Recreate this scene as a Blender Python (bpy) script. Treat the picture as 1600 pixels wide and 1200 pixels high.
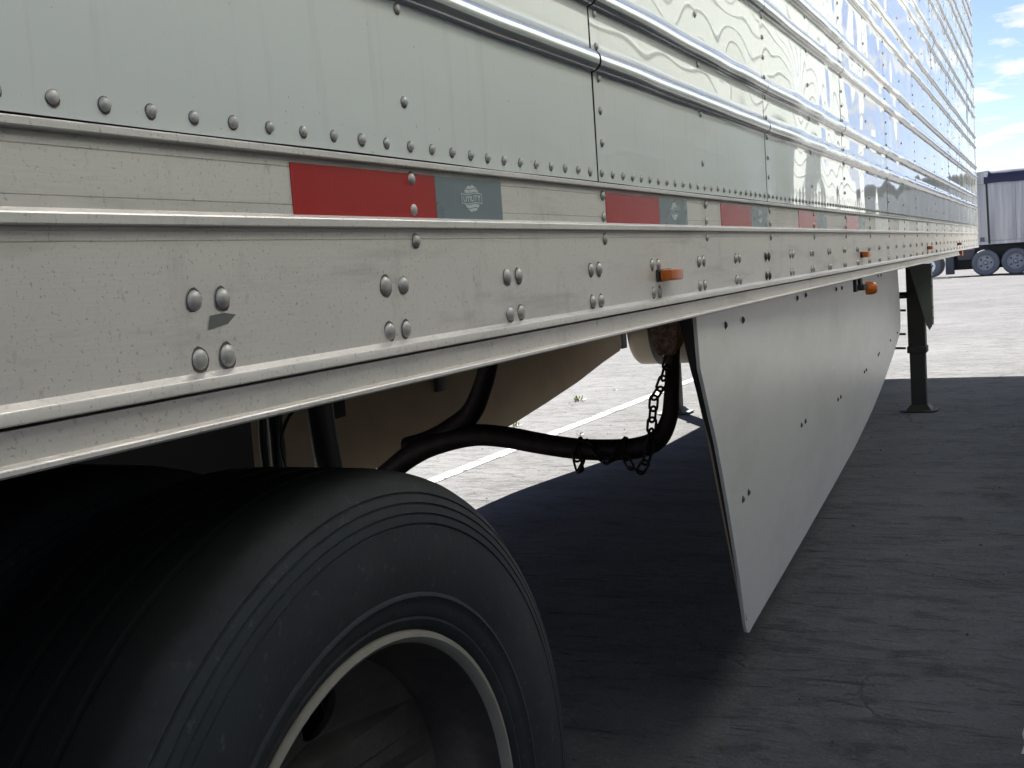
import bpy, bmesh, math, random
import numpy as np
from mathutils import Vector, Matrix

# ------------------------------------------------------------------ camera, sky, sun, exposure
scene = bpy.context.scene
for o in list(bpy.data.objects): bpy.data.objects.remove(o)
COL = scene.collection
random.seed(7); rng = np.random.RandomState(11)
W0, H0, FPX = 1600.0, 1200.0, 1752.2
CAM = np.array([0.6478, -1.1136, 1.1826])
CR = np.array([0.901157573825131, 0.427653269536656, -0.07090633393577774])
CU = np.array([0.02142461423135665, 0.11943195908046236, 0.9926111993400237])
CF = np.array([-0.4329619071496259, 0.8960182410000429, -0.09846470815753053])
cd = bpy.data.cameras.new('camera'); cam = bpy.data.objects.new('camera', cd); COL.objects.link(cam)
cd.sensor_width = 36.0; cd.lens = FPX / W0 * 36.0; cd.clip_start = 0.02; cd.clip_end = 3000
mw = Matrix.Identity(4)
for i in range(3):
    mw[i][0] = CR[i]; mw[i][1] = CU[i]; mw[i][2] = -CF[i]; mw[i][3] = CAM[i]
cam.matrix_world = mw
scene.camera = cam
scene.cycles.caustics_reflective = False; scene.cycles.caustics_refractive = False
scene.render.resolution_x = 1024; scene.render.resolution_y = 768

SH = Vector((0.70, -1.02))             # shadow offset per metre of height
sun_el = math.atan(1.0 / SH.length)
sun_dir = Vector((-SH.x, -SH.y, 1.0)).normalized()      # towards the sun
world = bpy.data.worlds.new('World'); scene.world = world; world.use_nodes = True
wn = world.node_tree.nodes; wl = world.node_tree.links
for n in list(wn): wn.remove(n)
sky = wn.new('ShaderNodeTexSky'); sky.sky_type = 'NISHITA'; sky.sun_disc = False
sky.sun_elevation = sun_el; sky.sun_rotation = math.atan2(sun_dir.x, sun_dir.y)
sky.air_density = 0.75; sky.dust_density = 0.1; sky.ozone_density = 3.0
bgn = wn.new('ShaderNodeBackground'); bgn.inputs['Strength'].default_value = 0.050
wout = wn.new('ShaderNodeOutputWorld')
tc = wn.new('ShaderNodeTexCoord')
sep = wn.new('ShaderNodeSeparateXYZ'); wl.new(tc.outputs['Generated'], sep.inputs[0])
def wm(op, a, b=None, c=None):
    n = wn.new('ShaderNodeMath'); n.operation = op
    for i, v in enumerate((a, b, c)):
        if v is None: continue
        if isinstance(v, (int, float)): n.inputs[i].default_value = v
        else: wl.new(v, n.inputs[i])
    return n.outputs[0]
zc = wm('ADD', wm('MAXIMUM', sep.outputs['Z'], 0.0), 0.10)
cmb = wn.new('ShaderNodeCombineXYZ')
wl.new(wm('DIVIDE', sep.outputs['X'], zc), cmb.inputs[0]); wl.new(wm('DIVIDE', sep.outputs['Y'], zc), cmb.inputs[1])
nz = wn.new('ShaderNodeTexNoise'); nz.inputs['Scale'].default_value = 2.9; nz.inputs['Detail'].default_value = 9; nz.inputs['Roughness'].default_value = 0.58
nz.inputs['Distortion'].default_value = 0.3
wl.new(cmb.outputs[0], nz.inputs['Vector'])
rp = wn.new('ShaderNodeValToRGB'); rp.color_ramp.elements[0].position = 0.50; rp.color_ramp.elements[1].position = 0.60
wl.new(nz.outputs['Fac'], rp.inputs[0])
mixc = wn.new('ShaderNodeMix'); mixc.data_type = 'RGBA'
wl.new(wm('MULTIPLY', rp.outputs[0], 0.85), mixc.inputs['Factor'])
tint = wn.new('ShaderNodeMix'); tint.data_type = 'RGBA'; tint.blend_type = 'MULTIPLY'; tint.inputs['Factor'].default_value = 1.0
wl.new(sky.outputs[0], tint.inputs['A']); tint.inputs['B'].default_value = (0.84, 0.74, 0.84, 1)
wl.new(tint.outputs['Result'], mixc.inputs['A']); mixc.inputs['B'].default_value = (5.4, 5.4, 5.6, 1)
wl.new(mixc.outputs['Result'], bgn.inputs['Color']); wl.new(bgn.outputs[0], wout.inputs['Surface'])

sl = bpy.data.lights.new('sun', 'SUN'); sl.energy = 4.8; sl.angle = math.radians(0.53); sl.color = (1.0, 0.95, 0.88)
so = bpy.data.objects.new('sun', sl); COL.objects.link(so); so.location = (0, 0, 30)
so.rotation_euler = sun_dir.to_track_quat('Z', 'Y').to_euler()
vs = scene.view_settings
vs.view_transform = 'Standard'; vs.look = 'None'; vs.exposure = 2.06; vs.gamma = 1.0; vs.use_curve_mapping = False

# ------------------------------------------------------------------ helpers
def ray(px, py):
    return CR * ((px - 800) / FPX) + CU * (-(py - 600) / FPX) + CF
def at_x(px, py, x):
    d = ray(px, py); t = (x - CAM[0]) / d[0]; return CAM + t * d
def at_y(px, py, y):
    d = ray(px, py); t = (y - CAM[1]) / d[1]; return CAM + t * d
G0, GS = -0.06, -0.004                  # the lot falls away very slightly to the front
def gz(y): return G0 + GS * y
def at_g(px, py):
    d = ray(px, py); t = (G0 + GS * CAM[1] - CAM[2]) / (d[2] - GS * d[1]); return CAM + t * d

def link(o, parent=None):
    COL.objects.link(o)
    if parent is not None: o.parent = parent
    return o
def empty(name, loc=(0, 0, 0)):
    o = bpy.data.objects.new(name, None); o.location = loc; COL.objects.link(o); return o
def tag(o, label=None, cat=None, group=None, kind=None):
    if label: o['label'] = label
    if cat: o['category'] = cat
    if group: o['group'] = group
    if kind: o['kind'] = kind
    return o
def mesh(name, verts, faces, mat=None, smooth=False):
    me = bpy.data.meshes.new(name); me.from_pydata([tuple(map(float, v)) for v in verts], [], faces); me.update()
    if mat is not None: me.materials.append(mat)
    if smooth: me.polygons.foreach_set('use_smooth', [True] * len(me.polygons))
    return me
def obj(name, me, parent=None, loc=None, rot=None):
    o = bpy.data.objects.new(name, me)
    if loc is not None: o.location = loc
    if rot is not None: o.rotation_euler = rot
    return link(o, parent)
def fix(me):
    bm = bmesh.new(); bm.from_mesh(me); bmesh.ops.recalc_face_normals(bm, faces=bm.faces); bm.to_mesh(me); bm.free(); return me
def smooth_angle(me, ang=35):
    me.polygons.foreach_set('use_smooth', [True] * len(me.polygons))
    bm = bmesh.new(); bm.from_mesh(me)
    for e in bm.edges:
        if len(e.link_faces) == 2 and e.calc_face_angle(0) > math.radians(ang): e.smooth = False
    bm.to_mesh(me); bm.free(); return me
def boxm(name, c, s, mat, bev=0.0, rz=0):
    bm = bmesh.new(); bmesh.ops.create_cube(bm, size=1)
    for v in bm.verts: v.co = Vector((v.co.x * s[0], v.co.y * s[1], v.co.z * s[2]))
    if bev: bmesh.ops.bevel(bm, geom=bm.edges[:], offset=bev, segments=2, affect='EDGES', profile=0.6)
    bmesh.ops.rotate(bm, verts=bm.verts, cent=(0, 0, 0), matrix=Matrix.Rotation(rz, 3, 'Z'))
    bmesh.ops.translate(bm, verts=bm.verts, vec=c)
    me = bpy.data.meshes.new(name); bm.to_mesh(me); bm.free(); me.materials.append(mat)
    return smooth_angle(me) if bev else me
def lathe_x(name, prof, mat, seg=72, smooth=True):
    """prof: list of (r, x); revolve about the x axis"""
    n = len(prof); vs_, fs = [], []
    for k in range(seg):
        a = 2 * math.pi * k / seg
        for r, x in prof: vs_.append((x, r * math.cos(a), r * math.sin(a)))
    for k in range(seg):
        k2 = (k + 1) % seg
        for i in range(n - 1): fs.append((k * n + i, k * n + i + 1, k2 * n + i + 1, k2 * n + i))
    me = fix(mesh(name, vs_, fs, mat))
    return smooth_angle(me, 40) if smooth else me
def extrude_y(name, prof, y0, y1, mat, closed=True, caps=True, seg=1, ang=30):
    """prof: list of (x,z)"""
    n = len(prof); ys = np.linspace(y0, y1, seg + 1); V, F = [], []
    for y in ys: V += [(x, y, z) for x, z in prof]
    m = n if closed else n - 1
    for k in range(seg):
        for i in range(m):
            j = (i + 1) % n; F.append((k * n + i, k * n + j, (k + 1) * n + j, (k + 1) * n + i))
    if caps and closed: F += [tuple(range(n)), tuple(range(seg * n, seg * n + n))]
    return smooth_angle(fix(mesh(name, V, F, mat)), ang)
def tube(name, pts, rad, mat, seg=12, sub=5, flat=1.0):
    """smooth tube through pts; rad scalar or list"""
    P = [Vector(p) for p in pts]
    R_ = [rad] * len(P) if isinstance(rad, (int, float)) else list(rad)
    out, rr = [], []
    for i in range(len(P) - 1):
        p0 = P[max(i - 1, 0)]; p1 = P[i]; p2 = P[i + 1]; p3 = P[min(i + 2, len(P) - 1)]
        for k in range(sub):
            t = k / sub
            out.append(0.5 * ((2 * p1) + (p2 - p0) * t + (2 * p0 - 5 * p1 + 4 * p2 - p3) * t * t + (3 * p1 - p0 - 3 * p2 + p3) * t ** 3))
            rr.append(R_[i] * (1 - t) + R_[i + 1] * t)
    out.append(P[-1]); rr.append(R_[-1])
    V, F = [], []; up = Vector((0, 1, 0))
    for i, p in enumerate(out):
        t = (out[min(i + 1, len(out) - 1)] - out[max(i - 1, 0)]).normalized()
        a = t.cross(up)
        if a.length < 1e-3: a = t.cross(Vector((1, 0, 0)))
        a.normalize(); b = a.cross(t).normalized()
        for k in range(seg):
            an = 2 * math.pi * k / seg
            V.append(p + a * (math.cos(an) * rr[i]) + b * (math.sin(an) * rr[i] * flat))
    n = len(out)
    for i in range(n - 1):
        for k in range(seg):
            k2 = (k + 1) % seg; F.append((i * seg + k, i * seg + k2, (i + 1) * seg + k2, (i + 1) * seg + k))
    F += [tuple(range(seg)), tuple(range((n - 1) * seg, n * seg))]
    return smooth_angle(fix(mesh(name, V, F, mat)), 50)
def join(name, mes):
    bm = bmesh.new(); mats = []
    for me in mes:
        off = len(mats); mats += list(me.materials); n0 = len(bm.faces)
        bm.from_mesh(me); bm.faces.ensure_lookup_table()
        for f in bm.faces[n0:]: f.material_index += off
    out = bpy.data.meshes.new(name); bm.to_mesh(out); bm.free()
    for m in mats: out.materials.append(m)
    return out
def curve_mesh(name, loops, depth, mat, res=6):
    """filled 2D loops (first outer, others holes) in the xy plane, extruded +-depth"""
    cu = bpy.data.curves.new('tmp', 'CURVE'); cu.dimensions = '2D'; cu.fill_mode = 'BOTH'; cu.extrude = depth
    for L in loops:
        s = cu.splines.new('POLY'); s.points.add(len(L) - 1); s.use_cyclic_u = True
        for i, q in enumerate(L): s.points[i].co = (q[0], q[1], 0, 1)
    o = bpy.data.objects.new('tmp', cu); COL.objects.link(o)
    me = bpy.data.meshes.new_from_object(o.evaluated_get(bpy.context.evaluated_depsgraph_get()))
    bpy.data.objects.remove(o); bpy.data.curves.remove(cu)
    bm = bmesh.new(); bm.from_mesh(me); bmesh.ops.remove_doubles(bm, verts=bm.verts, dist=1e-6); bmesh.ops.recalc_face_normals(bm, faces=bm.faces); bm.to_mesh(me); bm.free()
    me.name = name; me.materials.clear(); me.materials.append(mat); return me
def copy_tree(o, parent=None):
    c = o.copy(); COL.objects.link(c)
    if parent is not None: c.parent = parent
    for ch in list(o.children): copy_tree(ch, c)
    return c

# ------------------------------------------------------------------ materials
MATS = {}
class NT:
    def __init__(s, name):
        s.m = bpy.data.materials.new(name); s.m.use_nodes = True; s.t = s.m.node_tree
        s.b = s.t.nodes['Principled BSDF']; s.out = s.t.nodes['Material Output']
        s.tc = s.t.nodes.new('ShaderNodeTexCoord'); MATS[name] = s.m
    def n(s, typ, **kw):
        x = s.t.nodes.new(typ)
        for k, v in kw.items(): setattr(x, k, v)
        return x
    def l(s, a, b): s.t.links.new(a, b)
    def setv(s, sock, v):
        if isinstance(v, bpy.types.NodeSocket): s.l(v, sock)
        else: sock.default_value = v
    def mapping(s, scale=(1, 1, 1), rot=(0, 0, 0), loc=(0, 0, 0), src='Object'):
        m = s.n('ShaderNodeMapping'); m.inputs['Scale'].default_value = scale; m.inputs['Rotation'].default_value = rot; m.inputs['Location'].default_value = loc
        s.l(s.tc.outputs[src], m.inputs['Vector']); return m.outputs[0]
    def noise(s, vec, scale, detail=4, rough=0.55, dist=0.0):
        x = s.n('ShaderNodeTexNoise'); x.inputs['Scale'].default_value = scale; x.inputs['Detail'].default_value = detail
        x.inputs['Roughness'].default_value = rough; x.inputs['Distortion'].default_value = dist
        s.l(vec, x.inputs['Vector']); return x.outputs['Fac']
    def ramp(s, fac, stops, interp='LINEAR'):
        r = s.n('ShaderNodeValToRGB'); cr = r.color_ramp; cr.interpolation = interp
        while len(cr.elements) < len(stops): cr.elements.new(0.5)
        for e, (p, c) in zip(cr.elements, stops):
            e.position = p; e.color = (c, c, c, 1) if isinstance(c, (int, float)) else (*c, 1)
        s.l(fac, r.inputs[0]); return r.outputs['Color']
    def math(s, op, a, b=0.0, clamp=False):
        x = s.n('ShaderNodeMath', operation=op); x.use_clamp = clamp
        s.setv(x.inputs[0], a); s.setv(x.inputs[1], b); return x.outputs[0]
    def mix(s, fac, a, b, blend='MIX'):
        x = s.n('ShaderNodeMix', data_type='RGBA', blend_type=blend)
        s.setv(x.inputs['Factor'], fac)
        for k, v in (('A', a), ('B', b)):
            if isinstance(v, tuple) and len(v) == 3: v = (*v, 1)
            s.setv(x.inputs[k], v)
        return x.outputs['Result']
    def bump(s, h, strength=0.3, dist=0.01):
        x = s.n('ShaderNodeBump'); x.inputs['Strength'].default_value = strength; x.inputs['Distance'].default_value = dist
        s.l(h, x.inputs['Height']); s.l(x.outputs[0], s.b.inputs['Normal'])
    def p(s, **kw):
        for k, v in kw.items():
            k = k.replace('_', ' ')
            if k == 'Base Color' and isinstance(v, tuple) and len(v) == 3: v = (*v, 1)
            s.setv(s.b.inputs[k], v)
        return s

def simple(name, col, rough=0.5, metal=0.0, var=0.25, scale=18, bump=0.0, ior=1.5, **kw):
    t = NT(name); v = t.mapping()
    f = t.noise(v, scale, 6, 0.6)
    c = t.mix(f, tuple(max(0, x * (1 - var)) for x in col), tuple(min(1, x * (1 + var)) for x in col))
    t.p(Base_Color=c, Metallic=metal, IOR=ior)
    t.p(Roughness=t.math('ADD', t.math('MULTIPLY', f, 0.25), rough - 0.12))
    if bump: t.bump(t.noise(v, scale * 5, 5, 0.6), bump, 0.002)
    for k, x in kw.items(): t.p(**{k: x})
    return t.m

# glossy off-white trailer skin
t = NT('white_skin'); v = t.mapping(src='Object')
f = t.noise(v, 1.3, 5, 0.6); g = t.noise(t.mapping((40, 40, 3)), 1.0, 5, 0.6)
c = t.mix(f, (0.81, 0.835, 0.80), (0.86, 0.875, 0.845))
spk = t.ramp(t.noise(v, 150, 2, 0.5), [(0.22, 1.0), (0.27, 0.0)])
c = t.mix(t.math('MULTIPLY', spk, 0.45), c, (0.18, 0.16, 0.14))
c = t.mix(t.math('MULTIPLY', t.ramp(g, [(0.55, 0.0), (0.8, 1.0)]), 0.18), c, (0.40, 0.37, 0.32))
t.p(Base_Color=c, Roughness=t.math('ADD', t.math('MULTIPLY', f, 0.03), 0.010), IOR=1.5)
SKIN = t.m
t = NT('polished_rib'); v = t.mapping((1, 0.3, 1)); f = t.noise(v, 12, 5, 0.6)
t.p(Base_Color=t.mix(f, (0.68, 0.69, 0.67), (0.80, 0.81, 0.79)), Metallic=0.8, Roughness=t.math('ADD', t.math('MULTIPLY', f, 0.12), 0.10)); RIBM = t.m
t = NT('grey_green_skin'); v = t.mapping(); f = t.noise(v, 1.1, 5, 0.6)
t.p(Base_Color=t.mix(f, (0.585, 0.625, 0.585), (0.65, 0.685, 0.65)), Roughness=0.35, IOR=1.5); NSKIN = t.m; NLINE = simple('pale_rib', (0.78, 0.80, 0.77), 0.3)
t = NT('polished_rib'); v = t.mapping((1, 0.3, 1)); f = t.noise(v, 12, 5, 0.6)
t.p(Base_Color=t.mix(f, (0.68, 0.69, 0.67), (0.80, 0.81, 0.79)), Metallic=0.8, Roughness=t.math('ADD', t.math('MULTIPLY', f, 0.12), 0.10)); RIBM = t.m
# mill finish aluminium
t = NT('aluminium_rail'); v = t.mapping()
f = t.noise(v, 3.0, 6, 0.6)
c = t.mix(f, (0.70, 0.655, 0.61), (0.88, 0.835, 0.785))
spk = t.ramp(t.noise(v, 230, 3, 0.6), [(0.30, 1.0), (0.40, 0.0)])
spk2 = t.ramp(t.noise(t.mapping((1, 1, 0.6)), 60, 4, 0.65), [(0.27, 1.0), (0.36, 0.0)])
c = t.mix(t.math('MULTIPLY', spk, 0.45), c, (0.22, 0.20, 0.17))
c = t.mix(t.math('MULTIPLY', spk2, 0.35), c, (0.20, 0.17, 0.15))
st = t.ramp(t.noise(t.mapping((1, 0.35, 3)), 5, 6, 0.7), [(0.52, 0.0), (0.75, 1.0)])
c = t.mix(t.math('MULTIPLY', st, 0.5), c, (0.30, 0.27, 0.24))
st2 = t.ramp(t.noise(t.mapping((1, 1.2, 0.5)), 9, 7, 0.75), [(0.55, 0.0), (0.70, 1.0)]); c = t.mix(t.math('MULTIPLY', st2, 0.3), c, (0.34, 0.30, 0.27))
t.p(Base_Color=c, Metallic=0.45, Roughness=t.math('ADD', t.math('MULTIPLY', t.noise(v, 40, 5, 0.6), 0.25), 0.32))
t.bump(t.math('ADD', t.noise(t.mapping((1, 0.4, 6)), 60, 5, 0.6), t.math('MULTIPLY', spk, -0.6)), 0.25, 0.0006)
ALU = t.m
RIV = simple('rivet_steel', (0.47, 0.455, 0.43), 0.50, 0.5, 0.35, 160, 0.15)
DIRT = simple('rivet_grime', (0.13, 0.115, 0.10), 0.9, 0, 0.4, 300)
RIVD = simple('greasy_rivet', (0.07, 0.06, 0.055), 0.45, 0.3, 0.4, 60)
SEAL = simple('dark_sealant', (0.035, 0.033, 0.03), 0.8)
t = NT('red_tape'); v = t.mapping()
hexa = t.n('ShaderNodeTexVoronoi'); hexa.inputs['Scale'].default_value = 260; t.l(v, hexa.inputs['Vector'])
f = t.noise(v, 9, 5, 0.6)
t.p(Base_Color=t.mix(f, (0.40, 0.012, 0.012), (0.56, 0.022, 0.020)), Roughness=0.24, IOR=1.55)
t.bump(hexa.outputs['Distance'], 0.04, 0.0004); TRED = t.m
TGREY = simple('silver_tape', (0.22, 0.265, 0.29), 0.28, 0.15, 0.10, 12)
TSHEEN = simple('sheen_tape', (0.86, 0.86, 0.83), 0.3, 0.0, 0.08, 12)  # far tape painted white, its sheen at grazing angles put into the colour
LOGO = simple('logo_ink', (0.66, 0.70, 0.70), 0.3, 0.0, 0.08, 30)
t = NT('amber_lens'); t.p(Base_Color=(0.60, 0.135, 0.006), Roughness=0.28, IOR=1.5)
t.b.inputs['Subsurface Weight'].default_value = 0.08; t.b.inputs['Subsurface Radius'].default_value = (0.02, 0.008, 0.002)
t.bump(t.noise(t.mapping(), 160, 2, 0.5), 0.2, 0.001); AMBER = t.m
t = NT('red_lens'); t.p(Base_Color=(0.35, 0.03, 0.02), Roughness=0.2); REDL = t.m
BLACKP = simple('black_plastic', (0.018, 0.018, 0.018), 0.5)
# skirt
t = NT('white_skirt'); v = t.mapping(); f = t.noise(v, 1.6, 5, 0.6)
c = t.mix(f, (0.70, 0.68, 0.645), (0.77, 0.75, 0.71))
scr = t.ramp(t.noise(t.mapping((3, 6, 30), (0.5, 0, 0)), 2.2, 7, 0.75), [(0.62, 0.0), (0.74, 1.0)])
c = t.mix(t.math('MULTIPLY', scr, 0.4), c, (0.32, 0.31, 0.29))
grm = t.ramp(t.noise(t.mapping((1, 0.7, 2.2), (0.25, 0, 0)), 2.5, 8, 0.72), [(0.46, 0.0), (0.72, 1.0)])
c = t.mix(t.math('MULTIPLY', grm, 0.28), c, (0.40, 0.37, 0.32))
t.p(Base_Color=c, Roughness=0.34, IOR=1.5); t.bump(t.noise(v, 4, 3, 0.5), 0.10, 0.01); SKIRT = t.m
TAN = simple('tan_board', (0.48, 0.37, 0.235), 0.7, 0, 0.25, 6, 0.2)
TANK = simple('dusty_aluminium_tank', (0.30, 0.25, 0.185), 0.45, 0.35, 0.2, 6)
# rubber
t = NT('tyre_rubber'); v = t.mapping(); f = t.noise(v, 5, 7, 0.65)
c = t.mix(f, (0.015, 0.018, 0.021), (0.036, 0.042, 0.048))
dst = t.ramp(t.noise(v, 2.2, 6, 0.7), [(0.5, 0.0), (0.72, 1.0)])
c = t.mix(t.math('MULTIPLY', dst, 0.4), c, (0.060, 0.061, 0.060))
spk = t.ramp(t.noise(v, 70, 4, 0.7), [(0.60, 0.0), (0.72, 1.0)]); c = t.mix(t.math('MULTIPLY', spk, 0.35), c, (0.13, 0.125, 0.115))
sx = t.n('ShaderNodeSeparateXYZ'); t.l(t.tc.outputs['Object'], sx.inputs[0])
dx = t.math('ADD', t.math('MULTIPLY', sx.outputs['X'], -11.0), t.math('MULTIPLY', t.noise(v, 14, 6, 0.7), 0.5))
c = t.mix(t.ramp(dx, [(0.66, 0.0), (1.45 / 1.0 if False else 1.0, 1.0)]), c, (0.005, 0.0053, 0.0056))  # tread near black: darker than the dusty sidewall, with its shade painted in
t.p(Base_Color=c, Roughness=t.math('ADD', t.math('MULTIPLY', f, 0.2), 0.66)); t.b.inputs['Specular IOR Level'].default_value = 0.35
t.bump(t.noise(v, 120, 5, 0.65), 0.35, 0.0015); RUB = t.m
t = NT('dark_wheel_dish'); v = t.mapping(); f = t.noise(v, 9, 7, 0.7)  # dish and barrel darker and browner than the lip
t.p(Base_Color=t.ramp(f, [(0.3, (0.030, 0.026, 0.023)), (0.55, (0.065, 0.057, 0.050)), (0.75, (0.12, 0.105, 0.09))]), Roughness=0.6); t.bump(t.noise(v, 60, 5, 0.7), 0.3, 0.003); DISH = t.m
RIM = simple('cream_wheel_paint', (0.27, 0.25, 0.21), 0.42, 0.0, 0.2, 25, 0.15)
t = NT('rusty_black_steel'); v = t.mapping(); f = t.noise(v, 22, 7, 0.7)
t.p(Base_Color=t.ramp(f, [(0.35, (0.010, 0.007, 0.007)), (0.55, (0.022, 0.011, 0.009)), (0.78, (0.07, 0.028, 0.017))]), Roughness=0.6, Metallic=0.2)
t.bump(t.noise(v, 130, 5, 0.7), 0.4, 0.002); RUST = t.m
t = NT('rust_scale'); v = t.mapping(); f = t.noise(v, 45, 7, 0.75)
t.p(Base_Color=t.ramp(f, [(0.35, (0.09, 0.055, 0.04)), (0.52, (0.25, 0.15, 0.10)), (0.66, (0.48, 0.38, 0.31))]), Roughness=0.8)
t.bump(f, 0.7, 0.006); RUSTS = t.m
BLKST = simple('black_frame_steel', (0.022, 0.022, 0.022), 0.55, 0.1, 0.4, 14, 0.2)
LEGM = simple('dusty_black_leg', (0.026, 0.024, 0.020), 0.6, 0.1, 0.4, 10, 0.25)
GUSM = simple('grey_green_gusset', (0.15, 0.16, 0.14), 0.5, 0.2, 0.3, 12, 0.2)
# pavement
t = NT('old_concrete')
v = t.mapping(src='Object')
big = t.noise(v, 0.35, 5, 0.6)
mid = t.noise(t.mapping((1.0, 2.4, 1), (0, 0, 0.12)), 1.7, 8, 0.66, 0.4)
c = t.mix(t.ramp(big, [(0.3, 0.0), (0.7, 1.0)]), (0.160, 0.163, 0.166), (0.200, 0.203, 0.206))
c = t.mix(t.math('MULTIPLY', t.ramp(mid, [(0.42, 0.0), (0.66, 1.0)]), 0.55), c, (0.115, 0.116, 0.117))
# trowel streaks running across the lot
stk = t.noise(t.mapping((0.55, 8.5, 1), (0, 0, 0.05)), 1.0, 6, 0.62, 0.9)
sline = t.ramp(stk, [(0.33, 1.0), (0.40, 0.0)])
c = t.mix(t.math('MULTIPLY', sline, 0.22), c, (0.085, 0.085, 0.085))
stk2 = t.noise(t.mapping((2.6, 22, 1), (0, 0, -0.08)), 1.0, 5, 0.62, 1.3)
sl2 = t.ramp(stk2, [(0.34, 1.0), (0.40, 0.0)])
c = t.mix(t.math('MULTIPLY', sl2, 0.7), c, (0.07, 0.07, 0.07))
# cracks
nzv = t.n('ShaderNodeTexNoise'); nzv.inputs['Scale'].default_value = 1.4; nzv.inputs['Detail'].default_value = 6
t.l(v, nzv.inputs['Vector'])
av = t.n('ShaderNodeVectorMath', operation='MULTIPLY_ADD'); t.l(nzv.outputs['Color'], av.inputs[0]); av.inputs[1].default_value = (1.1, 0.8, 0); t.l(t.mapping((0.25, 0.85, 1)), av.inputs[2])
vor = t.n('ShaderNodeTexVoronoi', feature='DISTANCE_TO_EDGE'); vor.inputs['Scale'].default_value = 1.15; t.l(av.outputs[0], vor.inputs['Vector'])
crk = t.ramp(vor.outputs['Distance'], [(0.0, 1.0), (0.010, 0.0)])
crm = t.math('MULTIPLY', crk, t.ramp(t.noise(v, 0.9, 3, 0.5), [(0.45, 0.0), (0.6, 1.0)]))
c = t.mix(t.math('MULTIPLY', crm, 0.4), c, (0.05, 0.048, 0.045))
# oil and tyre stains
oil = t.ramp(t.noise(t.mapping((0.9, 0.5, 1), loc=(3.1, 0.7, 0)), 0.8, 6, 0.65, 0.5), [(0.56, 0.0), (0.70, 1.0)])
c = t.mix(t.math('MULTIPLY', oil, 0.5), c, (0.075, 0.075, 0.074))
flk = t.noise(t.mapping((3.6, 7.0, 1), (0, 0, 0.1)), 1.5, 10, 0.78, 0.35)
flm = t.ramp(flk, [(0.36, 1.0), (0.46, 0.0)])
c = t.mix(t.math('MULTIPLY', flm, t.math('MULTIPLY', t.ramp(t.noise(v, 0.6, 4, 0.6), [(0.35, 0.15), (0.65, 1.0)]), 0.5)), c, (0.07, 0.072, 0.075))
flk2 = t.noise(t.mapping((9, 20, 1), (0, 0, -0.1)), 1.5, 6, 0.7, 0.5)
c = t.mix(t.math('MULTIPLY', t.ramp(flk2, [(0.30, 1.0), (0.40, 0.0)]), 0.5), c, (0.065, 0.066, 0.067))
agg = t.n('ShaderNodeTexVoronoi'); agg.inputs['Scale'].default_value = 130; t.l(v, agg.inputs['Vector'])
c = t.mix(t.math('MULTIPLY', t.ramp(agg.outputs['Color'], [(0.72, 0.0), (0.95, 1.0)]), 0.35), c, (0.28, 0.275, 0.265))
rel = t.noise(v, 13, 7, 0.72, 0.3)
c = t.mix(t.math('MULTIPLY', t.ramp(rel, [(0.30, 1.0), (0.42, 0.0)]), 0.5), c, (0.075, 0.076, 0.077))
c = t.mix(t.math('MULTIPLY', t.ramp(rel, [(0.56, 0.0), (0.70, 1.0)]), 0.4), c, (0.235, 0.233, 0.228))
fine = t.noise(v, 90, 4, 0.7)
c = t.mix(t.math('MULTIPLY', t.ramp(fine, [(0.35, 1.0), (0.5, 0.0)]), 0.35), c, (0.09, 0.09, 0.09))
t.p(Base_Color=c, Roughness=0.85, IOR=1.4); t.b.inputs['Specular IOR Level'].default_value = 0.02
h = t.math('ADD', t.math('MULTIPLY', sline, -0.25), t.math('MULTIPLY', sl2, -0.3))
h = t.math('ADD', h, t.math('MULTIPLY', crm, -1.0)); h = t.math('ADD', h, t.math('MULTIPLY', flm, -0.35))
h = t.math('ADD', h, t.math('MULTIPLY', fine, 0.35)); h = t.math('ADD', h, t.math('MULTIPLY', rel, 1.3))
t.bump(h, 0.7, 0.016)
CONC = t.m
def paint_line():
    m = CONC.copy(); m.name = 'worn_line_paint'; nt = m.node_tree; b = nt.nodes['Principled BSDF']
    src = b.inputs['Base Color'].links[0].from_socket
    tcn = nt.nodes.new('ShaderNodeTexCoord')
    n1 = nt.nodes.new('ShaderNodeTexNoise'); n1.inputs['Scale'].default_value = 7; n1.inputs['Detail'].default_value = 8; n1.inputs['Roughness'].default_value = 0.7
    nt.links.new(tcn.outputs['Object'], n1.inputs['Vector'])
    r = nt.nodes.new('ShaderNodeValToRGB'); r.color_ramp.elements[0].position = 0.40; r.color_ramp.elements[1].position = 0.48
    nt.links.new(n1.outputs['Fac'], r.inputs[0])
    mx = nt.nodes.new('ShaderNodeMix'); mx.data_type = 'RGBA'
    nt.links.new(r.outputs[0], mx.inputs['Factor']); nt.links.new(src, mx.inputs['A']); mx.inputs['B'].default_value = (0.70, 0.69, 0.67, 1)
    nt.links.new(mx.outputs['Result'], b.inputs['Base Color']); return m
PAINT = paint_line()
LEAF = simple('weed_leaf', (0.15, 0.20, 0.03), 0.5, 0, 0.3, 10)
TREE = simple('tree_leaf', (0.035, 0.055, 0.02), 0.6, 0, 0.35, 0.6)
t = NT('weathered_aluminium_sheet'); f = t.noise(t.mapping((2.2, 1, 0.10)), 2.0, 7, 0.7); g = t.noise(t.mapping(), 0.8, 5, 0.6)
c = t.mix(t.ramp(f, [(0.35, 0.0), (0.68, 1.0)]), (0.36, 0.36, 0.37), (0.74, 0.73, 0.70)); c = t.mix(t.math('MULTIPLY', g, 0.4), c, (0.50, 0.46, 0.38))
t.p(Base_Color=c, Metallic=0.3, Roughness=0.45); DUMP = t.m
TARP = simple('navy_tarp', (0.022, 0.025, 0.06), 0.55, 0, 0.2, 3)
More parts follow.
